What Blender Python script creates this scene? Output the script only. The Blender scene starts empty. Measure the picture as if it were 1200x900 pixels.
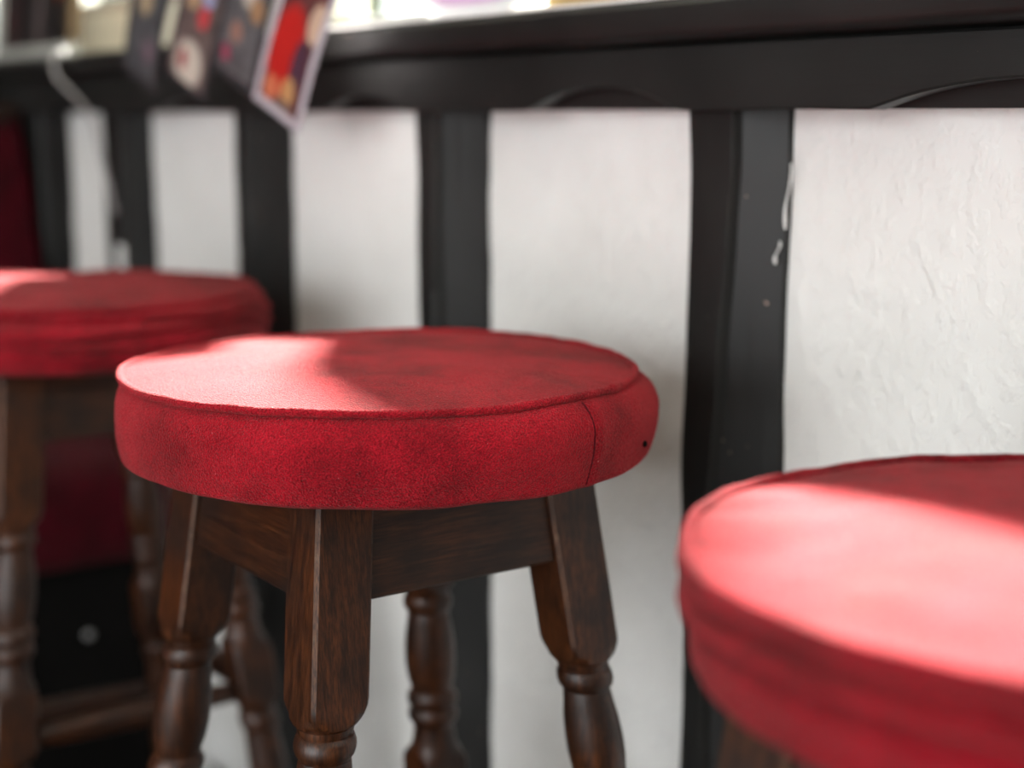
import bpy, bmesh, math, random
from mathutils import Vector, Matrix, noise

random.seed(7)
S = bpy.context.scene
C = S.collection
PI = math.pi

# ------------------------------------------------------------------ camera
AZ = math.radians(35.4)
PITCH = math.atan(315 / 1800)
h = Vector((-math.cos(AZ), math.sin(AZ), 0)); Rt = Vector((math.sin(AZ), math.cos(AZ), 0))
Fw = h * math.cos(PITCH) + Vector((0, 0, -math.sin(PITCH))); Up = Rt.cross(Fw)
cam = bpy.data.cameras.new('camera'); co = bpy.data.objects.new('camera', cam); C.objects.link(co)
m3 = Matrix((Rt, Up, -Fw)).transposed()
co.matrix_world = Matrix.Translation((0, -.77, .90)) @ m3.to_4x4()
cam.sensor_width = 36; cam.lens = 54; cam.clip_start = .02
cam.dof.use_dof = True; cam.dof.focus_distance = .855; cam.dof.aperture_fstop = 3.0
cam.dof.aperture_blades = 0
S.camera = co

# ------------------------------------------------------------------ light
W = bpy.data.worlds.new('sky'); S.world = W; W.use_nodes = True
bg = W.node_tree.nodes['Background']; bg.inputs[0].default_value = (.93, .97, 1, 1); bg.inputs[1].default_value = 5.3
SUN = Vector((1.10, -1.0, -1.06)).normalized()
sl = bpy.data.lights.new('sun', 'SUN'); sl.energy = 66; sl.angle = math.radians(4.2); sl.color = (1, .95, .88)
so = bpy.data.objects.new('sun', sl); C.objects.link(so)
so.rotation_euler = SUN.to_track_quat('-Z', 'Y').to_euler(); so.location = (-6, 6, 6)
# daylight entering by the window in the wall opposite
al = bpy.data.lights.new('opposite_window_daylight', 'AREA'); al.shape = 'RECTANGLE'; al.size = 3.2; al.size_y = 1.85
al.energy = 24; al.color = (1, .985, .965)
ao = bpy.data.objects.new('opposite_window_daylight', al); C.objects.link(ao)
ao.location = (.3, -3.36, 1.15); ao.rotation_euler = (math.radians(90), 0, 0)
S.view_settings.view_transform = 'Standard'; S.view_settings.look = 'None'
S.view_settings.gamma = 1; S.view_settings.use_curve_mapping = False
S.view_settings.exposure = 0

# ------------------------------------------------------------------ materials
def mat(name):
    m = bpy.data.materials.new(name); m.use_nodes = True
    nt = m.node_tree
    return m, nt, nt.nodes['Principled BSDF']
def nd(nt, t, **kw):
    n = nt.nodes.new(t)
    for k, v in kw.items():
        if k in n.inputs.keys() if hasattr(n.inputs, 'keys') else False: n.inputs[k].default_value = v
        else: setattr(n, k, v)
    return n
def coords(nt, scale=(1, 1, 1), kind='Object'):
    tc = nt.nodes.new('ShaderNodeTexCoord'); mp = nt.nodes.new('ShaderNodeMapping')
    mp.inputs['Scale'].default_value = scale
    nt.links.new(tc.outputs[kind], mp.inputs['Vector']); return mp.outputs[0]
def ramp(nt, src, stops):
    r = nt.nodes.new('ShaderNodeValToRGB'); e = r.color_ramp.elements
    while len(e) < len(stops): e.new(.5)
    for i, (p, c) in enumerate(stops):
        e[i].position = p; e[i].color = (*c, 1) if len(c) == 3 else c
    nt.links.new(src, r.inputs[0]); return r.outputs[0]
def tex_noise(nt, vec, scale, detail=3, rough=.5):
    n = nt.nodes.new('ShaderNodeTexNoise'); n.inputs['Scale'].default_value = scale
    n.inputs['Detail'].default_value = detail; n.inputs['Roughness'].default_value = rough
    nt.links.new(vec, n.inputs['Vector']); return n.outputs[0]
def bump(nt, srcs, bsdf):
    prev = None
    for src, strength, dist in srcs:
        b = nt.nodes.new('ShaderNodeBump'); b.inputs['Strength'].default_value = strength; b.inputs['Distance'].default_value = dist
        nt.links.new(src, b.inputs['Height'])
        if prev: nt.links.new(prev, b.inputs['Normal'])
        prev = b.outputs[0]
    nt.links.new(prev, bsdf.inputs['Normal'])
def mixc(nt, fac, a, b, mode='MIX'):
    m = nt.nodes.new('ShaderNodeMix'); m.data_type = 'RGBA'; m.blend_type = mode
    for s, v in ((0, fac), (6, a), (7, b)):
        if hasattr(v, 'is_output'): nt.links.new(v, m.inputs[s])
        elif s == 0: m.inputs[0].default_value = v
        else: m.inputs[s].default_value = (*v, 1)
    return m.outputs[2]

def plain(name, col, rough=.6, spec=.4, nscale=30, namp=.12, bmp=.0):
    m, nt, b = mat(name); v = coords(nt)
    n = tex_noise(nt, v, nscale, 4)
    c = ramp(nt, n, [(.3, tuple(x * (1 - namp) for x in col)), (.7, tuple(min(1, x * (1 + namp)) for x in col))])
    nt.links.new(c, b.inputs['Base Color']); b.inputs['Roughness'].default_value = rough
    b.inputs['Specular IOR Level'].default_value = spec
    if bmp: bump(nt, [(n, bmp, .002)], b)
    return m

def velvet(name, base, seed):
    m, nt, b = mat(name); v = coords(nt)
    mp = nt.nodes.new('ShaderNodeMapping'); mp.inputs['Location'].default_value = (seed * 3.1, seed, seed * 7.7)
    nt.links.new(v, mp.inputs[0]); v = mp.outputs[0]
    big = tex_noise(nt, v, 13, 6, .68)
    dk = tuple(x * .42 for x in base); lt = (min(1, base[0] * 1.22), base[1] * 1.5, base[2] * 1.35)
    c = ramp(nt, big, [(.32, dk), (.55, base), (.75, lt)])
    # pale worn threads: fine weave
    vo = nt.nodes.new('ShaderNodeTexVoronoi'); vo.inputs['Scale'].default_value = 900; nt.links.new(v, vo.inputs['Vector'])
    fine = tex_noise(nt, v, 1100, 2, .6)
    f2 = ramp(nt, fine, [(.38, (.25, .25, .25)), (.64, (1.0, 1.0, 1.0)), (.78, (1.0, 1.0, 1.0))])
    c = mixc(nt, .75, c, f2, 'MULTIPLY')
    lint = tex_noise(nt, v, 520, 1, .4)
    lf = ramp(nt, lint, [(.80, (0, 0, 0)), (.84, (1, 1, 1))])
    c = mixc(nt, lf, c, (.75, .38, .36))
    nt.links.new(c, b.inputs['Base Color'])
    b.inputs['Roughness'].default_value = .85; b.inputs['Specular IOR Level'].default_value = .12
    b.inputs['Sheen Weight'].default_value = .17; b.inputs['Sheen Roughness'].default_value = .30
    b.inputs['Sheen Tint'].default_value = (1, .62, .57, 1)
    bump(nt, [(big, .25, .004), (vo.outputs[0], .9, .0014), (fine, .7, .0009)], b)
    return m

def wood(name, dark, light, worn=0., axis='Z', rough=.36):
    m, nt, b = mat(name)
    sc = {'Z': (1, 1, .045), 'X': (.045, 1, 1), 'Y': (1, .045, 1)}[axis]
    v = coords(nt, sc); v0 = coords(nt)
    g = tex_noise(nt, v, 330, 5, .65); g2 = tex_noise(nt, v, 1200, 3, .6); blot = tex_noise(nt, v0, 22, 3, .55)
    c = ramp(nt, g, [(.33, dark), (.6, tuple((a + b_) / 2 for a, b_ in zip(dark, light))), (.78, light)])
    bl = ramp(nt, blot, [(.36, (.42, .40, .40)), (.66, (1.5, 1.35, 1.15))])
    c = mixc(nt, .85, c, bl, 'MULTIPLY')
    st = ramp(nt, g2, [(.40, (.25, .25, .25)), (.54, (1.15, 1.15, 1.15))])
    c = mixc(nt, .75, c, st, 'MULTIPLY')
    if worn:
        wn = tex_noise(nt, v0, 90, 4, .7)
        wf = ramp(nt, wn, [(.55, (0, 0, 0)), (.72, (worn, worn, worn))])
        c = mixc(nt, wf, c, (.28, .18, .11))
    nt.links.new(c, b.inputs['Base Color'])
    rr = ramp(nt, blot, [(.3, (rough + .14,) * 3), (.7, (rough - .04,) * 3)]); nt.links.new(rr, b.inputs['Roughness'])
    b.inputs['Specular IOR Level'].default_value = .5
    bump(nt, [(g, .25, .0012), (g2, .2, .0006)], b)
    return m

def blackpaint(name, axis):
    m, nt, b = mat(name)
    sc = {'Z': (1, 1, .08), 'X': (.08, 1, 1)}[axis]
    v = coords(nt, sc); v0 = coords(nt)
    g = tex_noise(nt, v, 120, 4, .6); big = tex_noise(nt, v0, 9, 3)
    c = ramp(nt, big, [(.3, (.008, .0079, .0073)), (.7, (.017, .0168, .0158))])
    ch = tex_noise(nt, v0, 190, 2, .5); ch2 = tex_noise(nt, v0, 14, 2, .5)
    mm = nt.nodes.new('ShaderNodeMath'); mm.operation = 'MULTIPLY_ADD'
    nt.links.new(ch2, mm.inputs[0]); mm.inputs[1].default_value = .35; nt.links.new(ch, mm.inputs[2])
    cf = ramp(nt, mm.outputs[0], [(.955, (0, 0, 0)), (.975, (1, 1, 1))])
    c = mixc(nt, cf, c, (.40, .27, .22))
    nt.links.new(c, b.inputs['Base Color'])
    b.inputs['Roughness'].default_value = .5; b.inputs['Specular IOR Level'].default_value = .34
    bump(nt, [(big, .3, .004), (g, .35, .0018)], b)
    return m

def plaster():
    m, nt, b = mat('white_plaster'); v = coords(nt)
    mp = nt.nodes.new('ShaderNodeMapping'); mp.inputs['Rotation'].default_value = (0, .8, 0); mp.inputs['Scale'].default_value = (1, 1, .75)
    nt.links.new(v, mp.inputs[0])
    n1 = tex_noise(nt, v, 11, 3); n2 = tex_noise(nt, mp.outputs[0], 75, 3, .55); n3 = tex_noise(nt, v, 420, 3)
    c = ramp(nt, n1, [(.3, (.79, .78, .75)), (.7, (.845, .84, .815))])
    nt.links.new(c, b.inputs['Base Color']); b.inputs['Roughness'].default_value = .62; b.inputs['Specular IOR Level'].default_value = .3
    dab = ramp(nt, n2, [(.45, (0, 0, 0)), (.72, (1, 1, 1))])
    bump(nt, [(n1, .3, .01), (dab, .65, .0021), (n3, .15, .0006)], b)
    return m

M = {}
M['velvet_main'] = velvet('red_velvet', (.54, .010, .025), 1)
M['velvet_near'] = velvet('crimson_velvet', (.46, .007, .022), 2)
M['velvet_far'] = velvet('faded_red_velvet', (.46, .009, .024), 3)
M['bench_cloth'] = velvet('burgundy_cloth', (.10, .0015, .009), 4)
for k in M: pass
M['bench_cloth'].node_tree.nodes['Principled BSDF'].inputs['Sheen Weight'].default_value = .08
M['wood_z'] = wood('stained_oak_upright', (.015, .0045, .0020), (.115, .038, .0120))
M['wood_x'] = wood('stained_oak_lengthwise', (.015, .0045, .0020), (.085, .029, .0100), axis='X')
M['wood_y'] = wood('stained_oak_crosswise', (.015, .0045, .0020), (.085, .029, .0100), axis='Y')
M['wood_edge'] = wood('worn_oak_edge', (.04, .015, .007), (.15, .065, .028), worn=.32, rough=.6)
M['black_z'] = blackpaint('black_timber_upright', 'Z')
M['black_x'] = blackpaint('black_timber_lengthwise', 'X')
M['plaster'] = plaster()
M['cream'] = plain('cream_gloss_paint', (.60, .57, .46), .7, .2)
M['white_gloss'] = plain('white_gloss_paint', (.8, .8, .78), .35, namp=.03)
M['white_paper'] = plain('white_card', (.46, .42, .46), .45, namp=.03)
M['white_cloth'] = plain('white_cotton', (.8, .79, .77), .9, .1, 300, .06, .2)
M['dark_board'] = plain('dark_floor_board', (.055, .034, .022), .4, .5, 20, .3)
M['ceiling'] = plain('ceiling_white', (.72, .70, .66), .8)
M['room_wall'] = plain('room_cream_wall', (.36, .31, .25), .8)
M['dark_panel'] = plain('dark_panelling', (.03, .022, .018), .5)
M['lilac'] = plain('lilac_glaze', (.74, .50, .72), .3, .5, 12, .06)
M['white_glaze'] = plain('white_glaze', (.82, .82, .82), .2, .5, 12, .02)
M['tan'] = plain('tan_cardboard', (.42, .30, .13), .8, .2, 60, .1)
M['steel'] = plain('worn_steel', (.5, .5, .5), .3); M['steel'].node_tree.nodes['Principled BSDF'].inputs['Metallic'].default_value = 1
M['string'] = plain('pale_string', (.6, .55, .48), .9)
M['white_plastic'] = plain('white_plastic_flex', (.36, .34, .34), .4, .5, 12, .02)
M['black_card'] = plain('black_card', (.035, .033, .036), .4)
M['thread'] = plain('dark_red_thread', (.08, .004, .008), .9, .1)
M['hole'] = plain('burn_hole_black', (.008, .004, .004), .9, .1)
M['brass'] = plain('old_brass', (.42, .28, .10), .35); M['brass'].node_tree.nodes['Principled BSDF'].inputs['Metallic'].default_value = 1
M['hedge'] = plain('pale_hedge_leaf', (.10, .112, .085), .8, .2, 6, .25)
M['gravel'] = plain('pale_gravel', (.34, .32, .28), .9, .1, 40, .25)

M['plinth'] = plain('black_plinth_board', (.006, .0055, .005), .9, .1)
M['grey_frame'] = plain('grey_white_frame', (.46, .45, .41), .5)
M['brown_frame'] = plain('brown_frame', (.14, .09, .045), .5)

def glassmat():
    m = bpy.data.materials.new('window_glass'); m.use_nodes = True; nt = m.node_tree; nt.nodes.clear()
    o = nt.nodes.new('ShaderNodeOutputMaterial'); mx = nt.nodes.new('ShaderNodeMixShader')
    t = nt.nodes.new('ShaderNodeBsdfTransparent'); g = nt.nodes.new('ShaderNodeBsdfGlossy'); fr = nt.nodes.new('ShaderNodeValue')
    t.inputs[0].default_value = (.95, .97, .95, 1); g.inputs['Roughness'].default_value = .02; fr.outputs[0].default_value = .06
    nt.links.new(fr.outputs[0], mx.inputs[0]); nt.links.new(t.outputs[0], mx.inputs[1]); nt.links.new(g.outputs[0], mx.inputs[2])
    nt.links.new(mx.outputs[0], o.inputs[0]); return m
M['glass'] = glassmat()

def picture(name, bgc, blobs):
    """flat print: soft-edged colour areas in the card's own x/z coordinates (metres)"""
    m, nt, b = mat(name); tc = nt.nodes.new('ShaderNodeTexCoord')
    n = tex_noise(nt, tc.outputs['Object'], 60, 3)
    c = ramp(nt, n, [(.35, tuple(x * .7 for x in bgc)), (.65, tuple(min(1, x * 1.3) for x in bgc))])
    for (x, z, rx, rz, col) in blobs:
        mp = nt.nodes.new('ShaderNodeMapping'); mp.inputs['Location'].default_value = (-x / rx, 0, -z / rz); mp.inputs['Scale'].default_value = (1 / rx, 0, 1 / rz)
        nt.links.new(tc.outputs['Object'], mp.inputs[0])
        ln = nt.nodes.new('ShaderNodeVectorMath'); ln.operation = 'LENGTH'; nt.links.new(mp.outputs[0], ln.inputs[0])
        f = ramp(nt, ln.outputs['Value'], [(.75, (1, 1, 1)), (1.0, (0, 0, 0))])
        c = mixc(nt, f, c, col)
    nt.links.new(c, b.inputs['Base Color']); b.inputs['Roughness'].default_value = .32
    return m

# ------------------------------------------------------------------ mesh helpers
def link(name, me, mats, parent=None, smooth=None):
    o = bpy.data.objects.new(name, me); C.objects.link(o)
    for m in (mats if isinstance(mats, (list, tuple)) else [mats]): me.materials.append(m)
    if parent: o.parent = parent
    if smooth is not None:
        for p in me.polygons: p.use_smooth = True
        me.set_sharp_from_angle(angle=math.radians(smooth))
    return o
def from_bm(name, bm, mats, parent=None, smooth=None):
    bmesh.ops.recalc_face_normals(bm, faces=bm.faces)
    me = bpy.data.meshes.new(name); bm.to_mesh(me); bm.free(); return link(name, me, mats, parent, smooth)
def bx(bm, x0, x1, y0, y1, z0, z1, bev=0):
    r = bmesh.ops.create_cube(bm, size=1); vs = r['verts']
    for v in vs: v.co = Vector((x0 + (v.co.x + .5) * (x1 - x0), y0 + (v.co.y + .5) * (y1 - y0), z0 + (v.co.z + .5) * (z1 - z0)))
    if bev:
        es = list({e for v in vs for e in v.link_edges})
        bmesh.ops.bevel(bm, geom=es, offset=bev, segments=2, profile=.6, affect='EDGES')
def box(name, dims, m, parent=None, bev=0):
    bm = bmesh.new(); bx(bm, *dims, bev); return from_bm(name, bm, m, parent, 35 if bev else None)
def grid(bm, rings, closed=True, mat_fn=None):
    """skin a list of vertex rings"""
    R = [[bm.verts.new(p) for p in r] for r in rings]; n = len(R[0])
    for i in range(len(R) - 1):
        for j in range(n if closed else n - 1):
            f = bm.faces.new((R[i][j], R[i][(j + 1) % n], R[i + 1][(j + 1) % n], R[i + 1][j]))
            if mat_fn: f.material_index = mat_fn(i, j)
    return R
def tube(bm, pts, r, n=8):
    pts = [Vector(p) for p in pts]; rings = []; up = Vector((0, 0, 1))
    for i, p in enumerate(pts):
        t = (pts[min(i + 1, len(pts) - 1)] - pts[max(i - 1, 0)]).normalized()
        a = t.cross(up if abs(t.z) < .9 else Vector((1, 0, 0))).normalized(); b = t.cross(a)
        rr = r[i] if isinstance(r, (list, tuple)) else r
        rings.append([p + a * rr * math.cos(2 * PI * k / n) + b * rr * math.sin(2 * PI * k / n) for k in range(n)])
    R = grid(bm, rings); bm.faces.new(R[0]); bm.faces.new(R[-1])
def thing(name, loc=(0, 0, 0), rz=0):
    o = bpy.data.objects.new(name, None); C.objects.link(o); o.location = loc; o.rotation_euler = (0, 0, rz); o.empty_display_size = .05; return o
def tag(o, label, cat, group=None):
    o['label'] = label; o['category'] = cat
    if group: o['group'] = group
    return o
def struct(o, label=None, cat=None):
    o['kind'] = 'structure'
    if label: o['label'] = label
    if cat: o['category'] = cat
    return o
def nz(*a): return noise.noise(Vector(a))

# ------------------------------------------------------------------ the room
XL, XR, YB, ZC = -2.85, 2.5, -3.3, 2.3
WX0, WX1, WZ0, WZ1 = -2.62, .75, .972, 1.85
floor = thing('floor'); struct(floor, 'dark varnished floorboards of the bar room', 'floor')
bdw = .16; k = 0; x = XL
bm0 = None
while x < XR - .001:
    x1 = min(x + bdw, XR)
    box('board', (x + .001, x1 - .001, YB, 0, -.03, 0 - .0008 * (k % 3)), M['dark_board'], floor, .0015); x = x1; k += 1
box('subfloor', (XL, XR, YB, 0, -.06, -.03), M['dark_panel'], floor)
struct(box('ceiling', (XL, XR, YB, .22, ZC, ZC + .1), M['ceiling']), 'off-white plastered ceiling above the bar stools', 'ceiling')
struct(box('wall_left', (XL - .1, XL, YB, .22, 0, ZC), M['dark_panel']), 'dark end wall behind the red bench', 'wall')
struct(box('wall_right', (XR, XR + .1, YB, .22, 0, ZC), M['room_wall']), 'cream wall at the far end of the room', 'wall')
bm = bmesh.new()
bx(bm, XL, XR, YB - .12, YB, 0, .18); bx(bm, XL, XR, YB - .12, YB, 2.12, ZC); bx(bm, XL, -1.35, YB - .12, YB, .18, 2.12); bx(bm, 1.95, XR, YB - .12, YB, .18, 2.12)
struct(from_bm('wall_back', bm, M['room_wall']), 'cream wall with a wide window facing the stools', 'wall')

wf = thing('wall_front'); struct(wf, 'half-timbered wall of white plaster and black posts under the window', 'wall')
bm = bmesh.new()
bx(bm, XL, XR, .012, .22, 0, WZ0); bx(bm, XL, WX0, .0, .22, WZ0, ZC); bx(bm, WX1, XR, .0, .22, WZ0, ZC); bx(bm, WX0, WX1, 0, .22, WZ1, ZC)
from_bm('masonry', bm, M['plaster'], wf)

# posts: left edge, ridge between front and chamfer (at top / lower down), base of the chamfer on the plaster
P = .028
posts = [(-2.375, -2.215, -2.215, -2.172), (-1.970, -1.899, -1.902, -1.871), (-1.574, -1.542, -1.546, -1.488), (-1.193, -1.160, -1.163, -1.117),
         (-.829, -.780, -.800, -.753), (-.455, -.415, -.42, -.385), (-.09, -.05, -.05, -.02), (.27, .31, .31, .345), (.64, .68, .68, .71), (1.0, 1.04, 1.04, 1.08), (1.37, 1.41, 1.41, 1.45), (-2.68, -2.62, -2.62, -2.58)]
posts.sort()
for i, (xl, xr0, xr1, xb) in enumerate(posts):
    bm = bmesh.new(); rings = []; n = 90
    for q in range(n + 1):
        z = .912 * (1 - q / n); s = min(1, max(0, (.86 - z) / .25))
        w1 = .004 * nz(i * 9.1, z * 4.3, .3) + .0022 * nz(i * 3.3, z * 17, 5)
        w2 = .006 * nz(i * 5.7, z * 5, 2.2) + .003 * nz(i * 2.3, z * 15, 8)
        w3 = .0035 * nz(i * 4.4, z * 6, 4.2) + .0015 * nz(i * 1.3, z * 30, 1)
        yy = -P + .003 * nz(i, z * 7, 9); r = xr0 + (xr1 - xr0) * s + w2
        rings.append([(xl + w1, .012, z), (xl + w1, yy + .004, z), (xl + w1 + .004, yy, z), (xl * .5 + r * .5, yy - .001 + .002 * nz(i, z * 12, 3), z), (r - .002, yy, z), (r, yy + .002, z), (r + .001, yy + .008, z), (r + .004, yy + .0095, z), (xb + w3 - .001, -.004, z), (xb + w3, .012, z)])
    R = grid(bm, rings); bm.faces.new(R[0]); bm.faces.new(R[-1])
    o = from_bm('post', bm, M['black_z'], wf, 40)
# white plaster infill between the posts, each panel slightly pillowed towards its edges
edges = [XL] + [v for p in posts for v in (p[0] + .004, p[3] - .004)] + [XR]
for i in range(0, len(edges), 2):
    a, b = edges[i], edges[i + 1]; nx, nzz = 24, 60; bm = bmesh.new(); rings = []
    for q in range(nzz + 1):
        z = .93 * q / nzz; row = []
        for j in range(nx + 1):
            u = j / nx; x = a + (b - a) * u
            y = .0015 * nz(x * 9, z * 9, i) + .001 * nz(x * 30, z * 30, 3 + i) + .007 * (math.exp(-u * (b - a) / .012) * .4 - .3 * math.exp(-(1 - u) * (b - a) / .012)) - .001
            row.append((x, y, z))
        rings.append(row)
    grid(bm, rings, False); o = from_bm('plaster_panel', bm, M['plaster'], wf, 60)
    for p in o.data.polygons:
        pass
# paint drips left on the edge of one post
for (x0, z0, x1, z1, y) in ((-.748, .868, -.7515, .823, -.006), (-.7530, .815, -.7565, .799, -.0095)):
    bm = bmesh.new(); tube(bm, [(x0 + (x1 - x0) * t + .0012 * math.sin(t * 7), y - .001 * t, z0 + (z1 - z0) * t) for t in [k / 8 for k in range(9)]], [.0006, .0008, .0011, .0008, .0007, .0009, .0012, .0014, .0008], 6)
    from_bm('paint_drip', bm, M['white_gloss'], wf, 60)
bm = bmesh.new(); bx(bm, -1.93, -1.908, -.031, -.024, .66, .735, .002); from_bm('paint_patch', bm, M['white_gloss'], wf, 40)

# horizontal rail: recessed straight board, front board with shallow arches, window board above
tr = thing('trim_1', (0, 0, 0)); struct(tr, 'black painted timber rail with shallow arches along its lower edge', 'rail')
box('backing_board', (XL, XR, -.024, .012, .904, .955), M['black_x'], tr, .001)
arch = [(-.911, .088, .017), (-1.262, .075, .014), (-.52, .125, .017), (-1.66, .09, .014), (-2.05, .09, .012), (-.12, .1, .015), (.3, .1, .015), (.7, .1, .015), (1.1, .1, .015)]
bm = bmesh.new(); rings = []; n = 420
for q in range(n + 1):
    x = XL + (XR - XL) * q / n; zb = .9035 + .0012 * nz(x * 12, 1, 1)
    for (cx, hw, hh) in arch:
        d = abs(x - cx) / hw
        if d < 1: zb = max(zb, .9035 + hh * (1 - d ** 2.3))
    yf = -.046 + .0012 * nz(x * 8, 3, 1)
    rings.append([(x, -.030, zb), (x, yf + .0015, zb), (x, yf, zb + .0015), (x, yf - .0008, (zb + .95) / 2 + .003), (x, yf, .9465), (x, -.030, .9465)])
R = grid(bm, rings); bm.faces.new(R[0]); bm.faces.new(R[-1]); from_bm('arched_board', bm, M['black_x'], tr, 35)
bm = bmesh.new(); rings = []
for q in range(n + 1):
    x = XL + (XR - XL) * q / n; wv = .0012 * nz(x * 7, 8, 1); w2 = .0012 * nz(x * 5, 2, 7)
    rings.append([(x, .10, .9465), (x, -.058, .9465 + .004 + w2), (x, -.063 + wv, .953 + w2), (x, -.0655 + wv, .957 + w2), (x, -.0655 + wv, .973 + w2 * .5), (x, -.061 + wv, .978), (x, .10, .978)])
R = grid(bm, rings); bm.faces.new(R[0]); bm.faces.new(R[-1]); from_bm('sill_beam', bm, M['black_x'], tr, 35)
struct(box('baseboard_front', (-1.74, XR, -.055, -.038, 0, .09), M['black_x'], None, .003), 'black skirting along the timbered wall', 'baseboard')

# ------------------------------------------------------------------ window above the rail
w1 = thing('window_1', (0, 0, 0)); struct(w1, 'cream framed window of several lights above the black sill', 'window')
FY0, FY1 = .10, .16
box('frame_head', (WX0, WX1, FY0, FY1, WZ1 - .05, WZ1), M['cream'], w1, .003)
box('frame_sill', (WX0, WX1, FY0, FY1 + .05, .972, .988), M['white_gloss'], w1, .003)
box('frame_jamb', (WX0, WX0 + .05, FY0, FY1, .988, WZ1 - .05), M['cream'], w1, .003)
box('frame_jamb', (WX1 - .05, WX1, FY0, FY1, .988, WZ1 - .05), M['cream'], w1, .003)
mull = [(-1.84, -1.60), (-1.10, -1.00), (-.38, -.28)]
for a, b in mull:
    box('mullion', (a, b, FY0 - .01, FY1, .988, WZ1 - .05), M['cream'], w1, .004)
lights = [(WX0 + .05, -1.84), (-1.60, -1.10), (-1.0, -.38), (-.28, WX1 - .05)]
for i, (a, b) in enumerate(lights):
    rh = .085 if i == 0 else .02
    box('casement_rail', (a, b, FY0 + .01, FY1 - .01, .988, .988 + rh - .018 if i == 0 else .988 + rh), M['cream' if i == 0 else 'white_gloss'], w1, .003)
    if i == 0: box('glazing_bead', (a, b, FY0 + .018, FY1 - .015, .988 + rh - .018, .988 + rh), M['room_wall'], w1, .002)
    box('pane', (a, b, FY0 + .028, FY0 + .032, .988 + rh, WZ1 - .05), M['glass'], w1)
w2o = thing('window_2', (0, 0, 0)); struct(w2o, 'white framed window in the wall opposite the stools', 'window')
for a, b in ((-1.35, -1.29), (-.25, -.19), (.79, .85), (1.89, 1.95)): box('mullion', (a, b, YB - .05, YB - .01, .24, 2.06), M['white_gloss'], w2o, .003)
box('frame_rail', (-1.35, 1.95, YB - .05, YB - .01, .18, .24), M['white_gloss'], w2o, .003); box('frame_rail', (-1.35, 1.95, YB - .05, YB - .01, 2.06, 2.12), M['white_gloss'], w2o, .003)

# outside: pale gravel and a clipped hedge to the side
struct(box('ground_outside', (-30, 12, .22, 30, -.3, -.2), M['gravel']), 'pale gravel ground outside the window', 'ground')
bm = bmesh.new(); rings = []
for q in range(61):
    x = -16 + 8.2 * q / 60; row = []
    for j in range(25):
        t = j / 24; 
        if t < .4: y, z = 3.0, -.2 + 2.3 * t / .4
        elif t < .6: y, z = 3.0 + .9 * (t - .4) / .2, 2.1
        else: y, z = 3.9, 2.1 - 2.3 * (t - .6) / .4
        d = .04 * nz(x * 3, z * 3, y * 3) + .025 * nz(x * 9, z * 9, y * 9)
        row.append((x + d * .5, y + d, z + (d if z > -.1 else 0)))
    rings.append(row)
R = grid(bm, rings, False); bm.faces.new(R[0]); bm.faces.new(R[-1]); hd = from_bm('clipped_hedge', bm, M['hedge'], None, 80)
tag(hd, 'pale green clipped hedge outside beyond the window', 'hedge')

# ------------------------------------------------------------------ bench under the end wall
bn = thing('bench', (-2.05, -.9, 0)); tag(bn, 'burgundy upholstered bench with tall padded back at the end wall', 'bench')
Bx = lambda v: v + 2.05
By = lambda v: v + .9
bm = bmesh.new(); rings = []
for q in range(41):      # seat pad along Y, soft front edge
    y = -.045 - 1.6 * q / 40; e = .004 * nz(y * 8, 1, 2)
    prof = [(-2.33, .365), (-1.775, .358), (-1.760, .37), (-1.756 + e, .40), (-1.757 + e, .44), (-1.768, .468), (-1.80, .483), (-2.0, .49 + e), (-2.33, .48)]
    rings.append([(Bx(a), By(y), z) for a, z in prof])
R = grid(bm, rings); bm.faces.new(R[0]); bm.faces.new(R[-1]); from_bm('seat_pad', bm, M['bench_cloth'], bn, 50)
bm = bmesh.new(); rings = []
for q in range(41):
    y = -.045 - 1.6 * q / 40; e = .005 * nz(y * 6, 7, 2)
    prof = [(-2.44, .47), (-2.17, .47), (-2.175 + e, .55), (-2.20 + e, .70), (-2.245 + e, .86), (-2.262, .888), (-2.28, .893), (-2.44, .893)]
    rings.append([(Bx(a), By(y), z) for a, z in prof])
R = grid(bm, rings); bm.faces.new(R[0]); bm.faces.new(R[-1]); from_bm('backrest', bm, M['bench_cloth'], bn, 50)
box('cap_rail', (Bx(-2.47), Bx(-2.25), By(-1.66), By(-.044), .893, .915), M['wood_y'], bn, .004)
box('plinth_panel', (Bx(-1.83), Bx(-1.80), By(-1.645), By(-.05), 0, .362), M['plinth'], bn, .003)
box('back_panel', (Bx(-2.47), Bx(-2.44), By(-1.66), By(-.044), 0, .893), M['dark_panel'], bn, .003)
box('end_panel', (Bx(-2.44), Bx(-1.80), By(-1.665), By(-1.645), 0, .365), M['dark_panel'], bn, .003)
bm = bmesh.new(); bmesh.ops.create_uvsphere(bm, u_segments=12, v_segments=8, radius=.006)
for v in bm.verts: v.co.x *= .5; v.co += Vector((Bx(-1.798), By(-.139), .262))
from_bm('screw_cap', bm, M['steel'], bn, 60)

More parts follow.
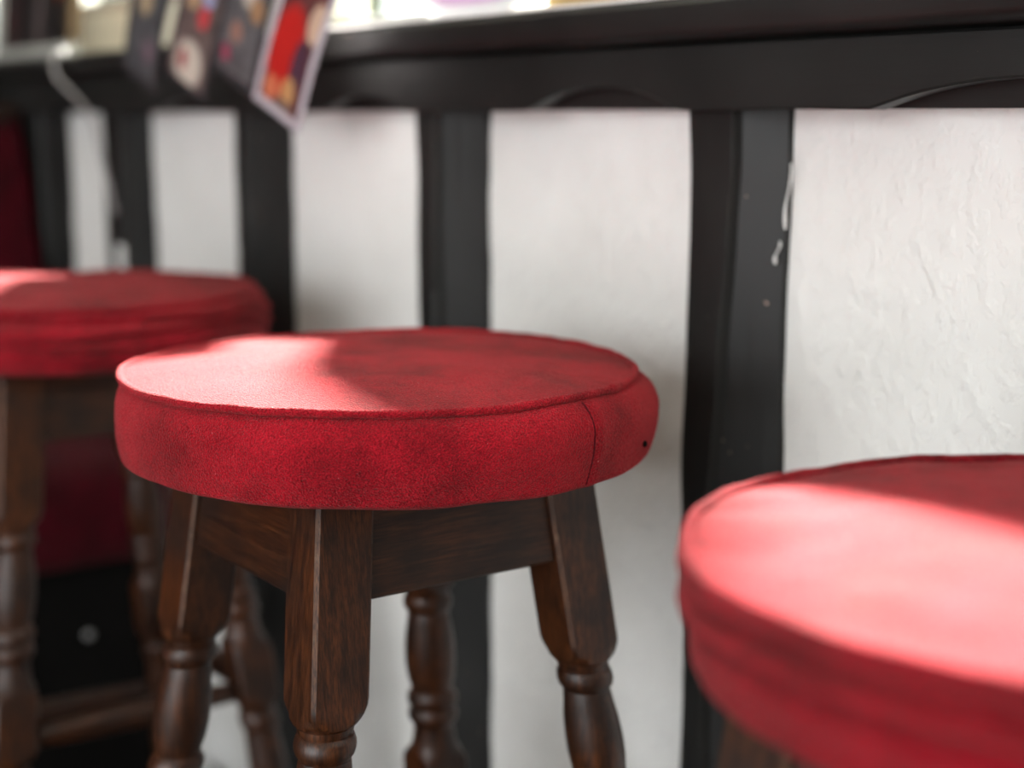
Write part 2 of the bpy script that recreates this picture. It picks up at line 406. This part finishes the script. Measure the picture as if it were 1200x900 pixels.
# ------------------------------------------------------------------ bar stools
A2 = .019                         # half side of the square leg
E_TOP, SPL = .1005, .112          # outer corner offset at z=.67 and splay per metre
def ecen(z): return E_TOP + (.67 - z) * SPL - A2
ang = []
ch = .0022
ca = math.atan2(A2 - ch, A2)
for qd in range(4):
    b0 = qd * PI / 2
    for t in (-ca, -ca * .6, -ca * .2, ca * .2, ca * .6, ca): ang.append(b0 + t)
NA = len(ang)
def sqr(t, hs, c):
    a, b = abs(math.cos(t)), abs(math.sin(t))
    return min(hs / max(a, b), (2 * hs - c) / (a + b))
turn = [(.550, .0172), (.547, .0166), (.5455, .0160), (.5445, .0172), (.541, .0185), (.5375, .0186), (.534, .0176), (.532, .0160), (.5305, .0152), (.529, .0158), (.522, .0166), (.512, .0182), (.500, .0192), (.488, .0193), (.476, .0180), (.468, .0162), (.4655, .0155), (.464, .0168),
        (.461, .0188), (.4575, .0195), (.454, .0190), (.4515, .0172), (.450, .0164), (.4485, .0175), (.445, .0192), (.4415, .0192), (.438, .0178), (.436, .0160), (.434, .0155), (.43, .0158), (.424, .0166), (.418, .0175)]
low = [(.346, .0172), (.342, .0158), (.338, .0185), (.332, .0192), (.326, .0182), (.322, .0158), (.31, .0165), (.25, .0195), (.18, .0190), (.10, .0165), (.05, .0150), (.04, .0165), (.03, .0172), (.02, .0165), (.004, .014), (0, .013)]
def leg_mesh(sx, sy):
    lv = []                       # (z, function angle -> radius)
    for z in (.688, .67, .64, .61, .58, .572): lv.append((z, lambda t: sqr(t, A2, ch)))
    for z, r in ((.569, .0262), (.566, .0258), (.563, .0251), (.560, .0241), (.557, .0228), (.5545, .0212), (.552, .0192)): lv.append((z, lambda t, r=r: min(sqr(t, A2, ch), r)))
    for z, r in turn: lv.append((z, lambda t, r=r: r))
    for z, r in ((.414, .0195), (.411, .0220), (.408, .0245)): lv.append((z, lambda t, r=r: min(sqr(t, A2, ch), r)))
    for z in (.404, .38, .36): lv.append((z, lambda t: sqr(t, A2, ch)))
    for z, r in ((.356, .0245), (.352, .0220), (.349, .0190)): lv.append((z, lambda t, r=r: min(sqr(t, A2, ch), r)))
    for z, r in low: lv.append((z, lambda t, r=r: r))
    bm = bmesh.new(); rings = []
    for z, fn in lv:
        e = ecen(z); rings.append([(sx * e + fn(t) * math.cos(t), sy * e + fn(t) * math.sin(t), z) for t in ang])
    def mi(i, j): return 1 if (j % 6 == 5 and i < 7) else 0
    R = grid(bm, rings, True, mi); bm.faces.new(R[0]); bm.faces.new(R[-1])
    bmesh.ops.recalc_face_normals(bm, faces=bm.faces)
    me = bpy.data.meshes.new('leg'); bm.to_mesh(me); bm.free()
    for m in (M['wood_z'], M['wood_edge']): me.materials.append(m)
    for p in me.polygons: p.use_smooth = True
    me.set_sharp_from_angle(angle=math.radians(28))
    return me
legs = {(sx, sy): leg_mesh(sx, sy) for sx in (1, -1) for sy in (1, -1)}
def rail_mesh(axis, s):           # apron rails, slightly set back from the leg faces
    bm = bmesh.new(); L0 = ecen(.65) - A2 + .002; z0, z1 = .6215, .687
    def q(u, w, z):
        e = ecen(z) + A2 - .0045 - w
        return (u, s * e, z) if axis == 'X' else (s * e, u, z)
    c = .0015
    prof = [(0, z0 + c), (c, z0), (.020, z0), (.020, z1), (0, z1)]
    R = grid(bm, [[q(-L0, w, z) for w, z in prof], [q(L0, w, z) for w, z in prof]]); bm.faces.new(R[0]); bm.faces.new(R[1])
    bmesh.ops.recalc_face_normals(bm, faces=bm.faces)
    me = bpy.data.meshes.new('apron'); bm.to_mesh(me); bm.free(); me.materials.append(M['wood_x' if axis == 'X' else 'wood_y']); return me
aprons = [rail_mesh(a, s) for a in 'XY' for s in (1, -1)]
def stretch_mesh(axis, s):
    bm = bmesh.new(); z = .288 if (axis, s) == ('Y', -1) else .363; e = ecen(z); L = e - A2 + .004
    pts = []; rs = []
    for k in range(13):
        u = -L + 2 * L * k / 12; pts.append((u, s * e, z) if axis == 'X' else (s * e, u, z)); rs.append(.0088 + .0035 * math.sin(PI * k / 12))
    tube(bm, pts, rs, 14); bmesh.ops.recalc_face_normals(bm, faces=bm.faces)
    me = bpy.data.meshes.new('stretcher'); bm.to_mesh(me); bm.free(); me.materials.append(M['wood_x' if axis == 'X' else 'wood_y'])
    for p in me.polygons: p.use_smooth = True
    return me
stretchers = [stretch_mesh(a, s) for a in 'XY' for s in (1, -1)]

def bulge(s):
    a = min(1, s / .42); a = 1 - (1 - a) ** 2.2
    return a - .55 * max(0, (s - .5) / .5) ** 1.8
def cushion(root, mt, seed, dx, dy, folds, piped, R0=.1635, rb=.1725, zt=.7405, seam=None):
    """round box cushion: domed top, piping, side band; dx,dy offset of the cushion on its frame"""
    NT = 288
    def rim(t):
        return R0 + .0022 * nz(math.cos(t) * 1.6, math.sin(t) * 1.6, seed) + .0008 * nz(math.cos(t) * 6, math.sin(t) * 6, seed + 4)
    def zrim(t):
        return zt + .0022 * nz(math.cos(t) * 1.7, math.sin(t) * 1.7, seed + 9) + .0006 * nz(math.cos(t) * 7, math.sin(t) * 7, seed + 3)
    th = [2 * PI * k / NT for k in range(NT)]
    # side band
    bm = bmesh.new(); rings = []; NZ = 56
    zb = .6865
    for q in range(NZ + 1):
        s = q / NZ; row = []
        for t in th:
            c, sn = math.cos(t), math.sin(t); r0 = rim(t); z0 = zrim(t) - .001
            right = max(0, c * Rt.x + sn * Rt.y)
            bul = (rb - r0 + .004 * right) * bulge(s)
            r = r0 - .0012 + bul + .0016 * nz(c * 3, sn * 3, s * 1.5 + seed) + .0006 * nz(c * 10, sn * 10, s * 4 + seed)
            if s > .93: r -= .006 * ((s - .93) / .07) ** 2
            r -= .0030 * math.exp(-(s / .05) ** 2)                         # tucked in under the piping
            for (sf, wd, dp, fr, ph) in folds:
                sc = sf + .05 * math.sin(fr * t + ph) + .03 * nz(c * 4, sn * 4, ph)
                am = .55 + .45 * math.sin(fr * .7 * t + ph * 2)
                d = (s - sc) / wd
                r += dp * am * (-math.exp(-d * d) + .7 * math.exp(-(d + 1.9) ** 2 / 1.4))
            if seam is not None:
                dt = (t - seam - .012 * math.sin(s * 3) + PI) % (2 * PI) - PI
                r += -.0018 * math.exp(-(dt / .011) ** 2) + (.0012 * math.exp(-((dt - .03) / .03) ** 2))
            z = z0 + (zb - z0) * s + (.0012 * nz(c * 5, sn * 5, seed + 20) if s > .9 else 0)
            row.append((dx + r * c, dy + r * sn, z))
        rings.append(row)
    for r_, z_ in ((.150, .684), (.120, .6845), (.0, .6845)): rings.append([(dx + max(r_, .001) * math.cos(t), dy + max(r_, .001) * math.sin(t), z_) for t in th])
    grid(bm, rings); band = from_bm('cushion_band', bm, mt, root, 60)
    # top panel
    bm = bmesh.new(); rings = []; NR = 48
    tx, ty = dx - .0022, dy - .0032
    for q in range(NR + 1):
        s = q / NR; row = []
        for t in th:
            c, sn = math.cos(t), math.sin(t); r = (rim(t) - .0005) * max(s, .002)
            z = zt + (zrim(t) - zt) * s * s + .0085 * (1 - s ** 2.6) - .0006 * math.exp(-((1 - s) / .02) ** 2) + .0016 * nz(c * s * 3, sn * s * 3, seed + 30) * (1 - s ** 4)
            for (sf, wd, dp, fr, ph) in folds:
                z += dp * .5 * nz(c * s * 6, sn * s * 6, ph) * s ** 3 * (1 - s ** 8)
            row.append((tx + r * c, ty + r * sn, z))
        rings.append(row)
    R = grid(bm, rings); bm.faces.new(R[0]); from_bm('cushion_top', bm, mt, root, 70)
    # piping
    bm = bmesh.new(); rings = []
    pr = .0026 if piped else .0034
    for t in th:
        c, sn = math.cos(t), math.sin(t); r = rim(t); z = zrim(t) - .0004
        rad = pr * (1 + .14 * nz(c * 12, sn * 12, seed) + .1 * nz(c * 40, sn * 40, seed))
        if seam is not None:
            dt = (t - seam - .22 + PI) % (2 * PI) - PI; rad *= 1 + .45 * math.exp(-(dt / .03) ** 2)
        rings.append([(tx * .6 + dx * .4 + (r + rad * math.cos(a)) * c, ty * .6 + dy * .4 + (r + rad * math.cos(a)) * sn, z + rad * math.sin(a)) for a in [2 * PI * k / 10 for k in range(10)]])
    rings.append(rings[0]); grid(bm, rings); bmesh.ops.remove_doubles(bm, verts=bm.verts, dist=1e-6)
    from_bm('piping', bm, mt, root, 80)
    if seam is not None:
        bm = bmesh.new(); pts = []
        for k in range(24):
            s = .06 + .88 * k / 23; t = seam + .012 * math.sin(s * 3); c, sn = math.cos(t), math.sin(t)
            right = max(0, c * Rt.x + sn * Rt.y); r0 = rim(t)
            bul = (rb - r0 + .004 * right) * bulge(s)
            r = r0 - .0012 + bul + .0016 * nz(c * 3, sn * 3, s * 1.5 + seed) + .0006 * nz(c * 10, sn * 10, s * 4 + seed) - .0006 - .003 * math.exp(-(s / .05) ** 2)
            if s > .93: r -= .006 * ((s - .93) / .07) ** 2
            pts.append((dx + r * c, dy + r * sn, zrim(t) - .001 + (zb - zrim(t) + .001) * s))
        tube(bm, pts, .0007, 6); o = from_bm('seam', bm, M['thread'], band, 60); o['label'] = 'dark stitched seam down the side'
        t = seam + .36; c, sn = math.cos(t), math.sin(t); bm = bmesh.new(); bmesh.ops.create_uvsphere(bm, u_segments=10, v_segments=6, radius=.0016)
        for v in bm.verts: v.co = Vector((dx + (rb + .0022) * c, dy + (rb + .0022) * sn, .7035)) + Vector((v.co.x, v.co.y, v.co.z * 1.3))
        o = from_bm('burn_hole', bm, M['hole'], band, 60); o['label'] = 'small dark hole in the red cloth'

def stool(x, y, label, mt, seed, folds, piped, seam=None, rz=0, off=(.0055, .003), **kw):
    r = thing('bar_stool', (x, y, 0), rz); tag(r, label, 'stool', 'red topped bar stools along the timbered wall')
    for k in ((1, -1), (1, 1), (-1, -1), (-1, 1)): o = bpy.data.objects.new('leg', legs[k]); C.objects.link(o); o.parent = r
    for me in aprons: o = bpy.data.objects.new('apron', me); C.objects.link(o); o.parent = r
    for me in stretchers: o = bpy.data.objects.new('stretcher', me); C.objects.link(o); o.parent = r
    cushion(r, mt, seed, off[0], off[1], folds, piped, seam=seam, **kw)
    return r
stool(-.85, -.272, 'red velvet bar stool with piped rim and dark side seam, middle one of three', M['velvet_main'], 2.3, [], True, seam=math.radians(11.5))
stool(-.334, -.252, 'red velvet bar stool with wrinkled sides and wide sunlit top, farthest from the bench', M['velvet_near'], 11.7,
      [(.24, .07, .0085, 2, 1.0), (.50, .07, .0075, 3, 2.4), (.72, .05, .003, 3, .2)], False, rb=.167, zt=.7345)
stool(-1.394, -.280, 'red velvet bar stool with creased sides, standing next to the burgundy bench', M['velvet_far'], 5.1,
      [(.18, .06, .0065, 2, .6), (.42, .06, .0055, 3, 3.4), (.62, .05, .0035, 4, 1.9)], False, rz=.0)

# ------------------------------------------------------------------ photo cards hung over the sill
CW, CH = .074, .152
TOPS = []
def card(bl, roll, yaw, mborder, mpic, label, inset=.008, w=CW, hh=CH, curl=.004):
    r = thing('photo_card', bl); r.rotation_euler = Matrix.Rotation(yaw, 3, 'Z').to_4x4().to_euler()
    r.matrix_world = Matrix.Translation(bl) @ Matrix.Rotation(yaw, 4, 'Z') @ Matrix.Rotation(roll, 4, 'Y')
    def sheet(name, x0, x1, z0, z1, y0, th, m):
        bm = bmesh.new(); rings = []
        for q in range(13):
            z = z0 + (z1 - z0) * q / 12; cy = -curl * math.sin(PI * z / hh) 
            rings.append([(x0, y0 + cy, z), (x1, y0 + cy, z), (x1, y0 + cy + th, z), (x0, y0 + cy + th, z)])
        R = grid(bm, rings); bm.faces.new(R[0]); bm.faces.new(R[-1]); return from_bm(name, bm, m, r, 40)
    sheet('card_border', 0, w, 0, hh, 0, .0006, mborder)
    sheet('printed_picture', inset, w - inset, inset * 1.1, hh - inset, -.0002, .0002, mpic)
    TOPS.append(tuple(r.matrix_world @ Vector((.006, 0, hh - .003))))
    tag(r, label, 'photo', 'photo cards strung in front of the window'); return r
pic1 = picture('print_red_dress', (.10, .03, .03), [(.030, .062, .026, .05, (.46, .015, .012)), (.052, .052, .012, .035, (.07, .03, .05)), (.022, .022, .012, .014, (.55, .16, .08)), (.046, .028, .011, .016, (.48, .26, .11)), (.044, .012, .018, .008, (.16, .10, .08)), (.06, .1, .012, .022, (.55, .38, .28))])
pic2 = picture('print_dim_room', (.10, .095, .10), [(.03, .05, .010, .012, (.30, .16, .12)), (.018, .025, .008, .010, (.30, .04, .09)), (.04, .095, .014, .02, (.45, .40, .34)), (.055, .08, .012, .014, (.30, .17, .09))])
pic3 = picture('print_pale_figure', (.12, .085, .08), [(.036, .026, .026, .028, (.55, .50, .43)), (.026, .028, .008, .013, (.28, .03, .04)), (.045, .08, .010, .014, (.5, .05, .06)), (.046, .1, .010, .010, (.30, .32, .5)), (.022, .095, .012, .016, (.42, .28, .16))])
pic4 = picture('print_dark_group', (.075, .075, .08), [(.03, .09, .014, .018, (.38, .29, .18)), (.05, .04, .01, .014, (.16, .10, .13))])
card((-1.338, -.118, .9165), math.radians(27), math.radians(12), M['white_paper'], pic1, 'white bordered photo of a red figure hanging over the sill')
card((-1.425, -.118, .945), math.radians(24), math.radians(10), M['black_card'], pic2, 'dark bordered photo between the red picture and a pale one', curl=.005)
card((-1.548, -.116, .945), math.radians(27), math.radians(12), M['black_card'], pic3, 'dark bordered photo with a pale figure at its bottom', inset=.006)
card((-1.665, -.116, .952), math.radians(25), math.radians(8), M['black_card'], pic4, 'very dark photo at the end of the string near the cord', curl=.005)
# curtain pole on the wall with the string looped down from it
cp = thing('curtain_pole', (-.93, -.10, 2.02)); tag(cp, 'dark wooden curtain pole above the window', 'pole')
bm = bmesh.new(); tube(bm, [(-1.75, 0, 0), (1.75, 0, 0)], .014, 14); from_bm('rod', bm, M['wood_x'], cp, 60)
for sx in (-1.6, 0, 1.6): box('bracket', (sx - .012, sx + .012, -.012, .10, -.035, -.012), M['brass'], cp, .002)
for sx in (-1.77, 1.77):
    bm = bmesh.new(); bmesh.ops.create_uvsphere(bm, u_segments=16, v_segments=10, radius=.026)
    for v in bm.verts: v.co.x += sx
    from_bm('finial', bm, M['wood_z'], cp, 60)
def cat(a, b, n, sag): return [tuple(a[i] + (b[i] - a[i]) * k / n - (sag * 4 * (k / n) * (1 - k / n) if i == 2 else 0) for i in range(3)) for k in range(n + 1)]
tops = sorted(TOPS)
pts = [(-2.2, -.10, 2.006)] + cat((-2.15, -.104, 1.9), tops[0], 10, .02) + tops[1:] + cat(tops[3], (-.6, -.104, 1.9), 12, .03)[1:] + [(-.55, -.10, 2.006)]
bm = bmesh.new(); tube(bm, pts, .0008, 6); tag(from_bm('photo_string', bm, M['string'], None, 80), 'thin pale string carrying the hanging photos', 'string')
# white flex dangling off the sill
ctrl = [(-2.085, -.034, .981), (-2.04, -.047, .981), (-2.005, -.06, .9815), (-1.994, -.077, .975), (-1.985, -.082, .955), (-1.955, -.081, .938), (-1.905, -.08, .918), (-1.872, -.078, .897), (-1.858, -.075, .865), (-1.853, -.068, .82), (-1.852, -.060, .78)]
def smoothpts(c, n=6):
    out = []; P_ = [Vector(p) for p in c]
    for i in range(len(P_) - 1):
        p0, p1, p2, p3 = P_[max(i - 1, 0)], P_[i], P_[i + 1], P_[min(i + 2, len(P_) - 1)]
        for k in range(n):
            t = k / n; out.append(.5 * ((2 * p1) + (p2 - p0) * t + (2 * p0 - 5 * p1 + 4 * p2 - p3) * t * t + (3 * p1 - p0 - 3 * p2 + p3) * t ** 3))
    return out + [P_[-1]]
bm = bmesh.new(); tube(bm, smoothpts(ctrl), .0026, 8); tag(from_bm('white_cord', bm, M['white_plastic'], None, 80), 'thin white cord dangling over the black sill near the bench', 'cord')

# ------------------------------------------------------------------ things standing on the sill
bm = bmesh.new(); bx(bm, -1.36, -.62, -.061, .07, .978, .9805, .001); tag(from_bm('sill_cloth', bm, M['white_cloth'], None, 40), 'thin white cloth runner laid along the black sill', 'cloth')
# framed dark picture
fp = thing('framed_picture', (-2.275, -.01, .978)); fp.rotation_euler = (math.radians(-6), 0, 0); tag(fp, 'dark picture in a white frame standing on the sill', 'picture')
fw, fh = .33, .22
box('frame_rail', (-fw / 2, fw / 2, -.008, .008, 0, .020), M['grey_frame'], fp, .002); box('frame_rail', (-fw / 2, fw / 2, -.008, .008, fh - .02, fh), M['grey_frame'], fp, .002)
box('frame_stile', (-fw / 2, -fw / 2 + .02, -.008, .008, .02, fh - .02), M['grey_frame'], fp, .002)
o = box('frame_stile', (fw / 2 - .016, fw / 2, -.008, .008, .02, fh - .02), M['brown_frame'], fp, .002)
pd = picture('print_black_scene', (.012, .009, .010), [(.02, .06, .02, .05, (.12, .09, .09)), (-.10, .06, .02, .05, (.06, .012, .015)), (.10, .11, .02, .03, (.4, .08, .03))])
box('printed_picture', (-fw / 2 + .018, fw / 2 - .014, -.003, .004, .018, fh - .018), pd, fp)
# lilac dish with a white rim, propped up on its edge
dh = thing('lilac_dish', (-1.105, -.026, .9805)); dh.rotation_euler = (math.radians(-9), 0, 0); tag(dh, 'lilac oval dish with white rim propped upright on the sill', 'dish')
def sup(a, b, n, k): 
    t = 2 * PI * k / 64; c, s = math.cos(t), math.sin(t)
    return a * abs(c) ** (2 / n) * (1 if c > 0 else -1), b * abs(s) ** (2 / n) * (1 if s > 0 else -1)
def oval(name, sections, m):
    bm = bmesh.new(); rings = []
    for (a, b, y) in sections: rings.append([(sup(a, b, 3.8, k)[0], y, .075 + sup(a, b, 3.8, k)[1]) for k in range(64)])
    R = grid(bm, rings); bm.faces.new(R[-1]); bm.faces.new(R[0]) if name == 'dish_well' else None
    return from_bm(name, bm, m, dh, 50)
bm = bmesh.new(); rings = []
for (a, b, y) in ((.082, .064, -.003), (.088, .070, -.006), (.093, .0742, -.004), (.094, .075, 0), (.089, .070, .006), (.074, .056, .018)): rings.append([(sup(a, b, 3.8, k)[0], y, .075 + sup(a, b, 3.8, k)[1]) for k in range(64)])
R = grid(bm, rings); bm.faces.new(R[-1]); from_bm('rim', bm, M['white_glaze'], dh, 60)
bm = bmesh.new(); rings = []
for (a, b, y) in ((.0825, .0645, -.003), (.077, .059, .005), (.069, .052, .013), (.03, .028, .0145), (.001, .001, .0145)): rings.append([(sup(a, b, 3.8, k)[0], y, .075 + sup(a, b, 3.8, k)[1]) for k in range(64)])
R = grid(bm, rings); from_bm('dish_well', bm, M['lilac'], dh, 60)
# tan cardboard box
cb = thing('cardboard_box', (-.945, .012, .9805), math.radians(4)); tag(cb, 'small tan cardboard box standing on the sill cloth', 'box')
box('carton', (-.062, .062, -.03, .03, 0, .11), M['tan'], cb, .0015)
for s in (-1, 1): box('lid_flap', (-.062, .062, min(0, s * .030) + .0006, max(0, s * .030) - .0006, .11, .1115), M['tan'], cb)
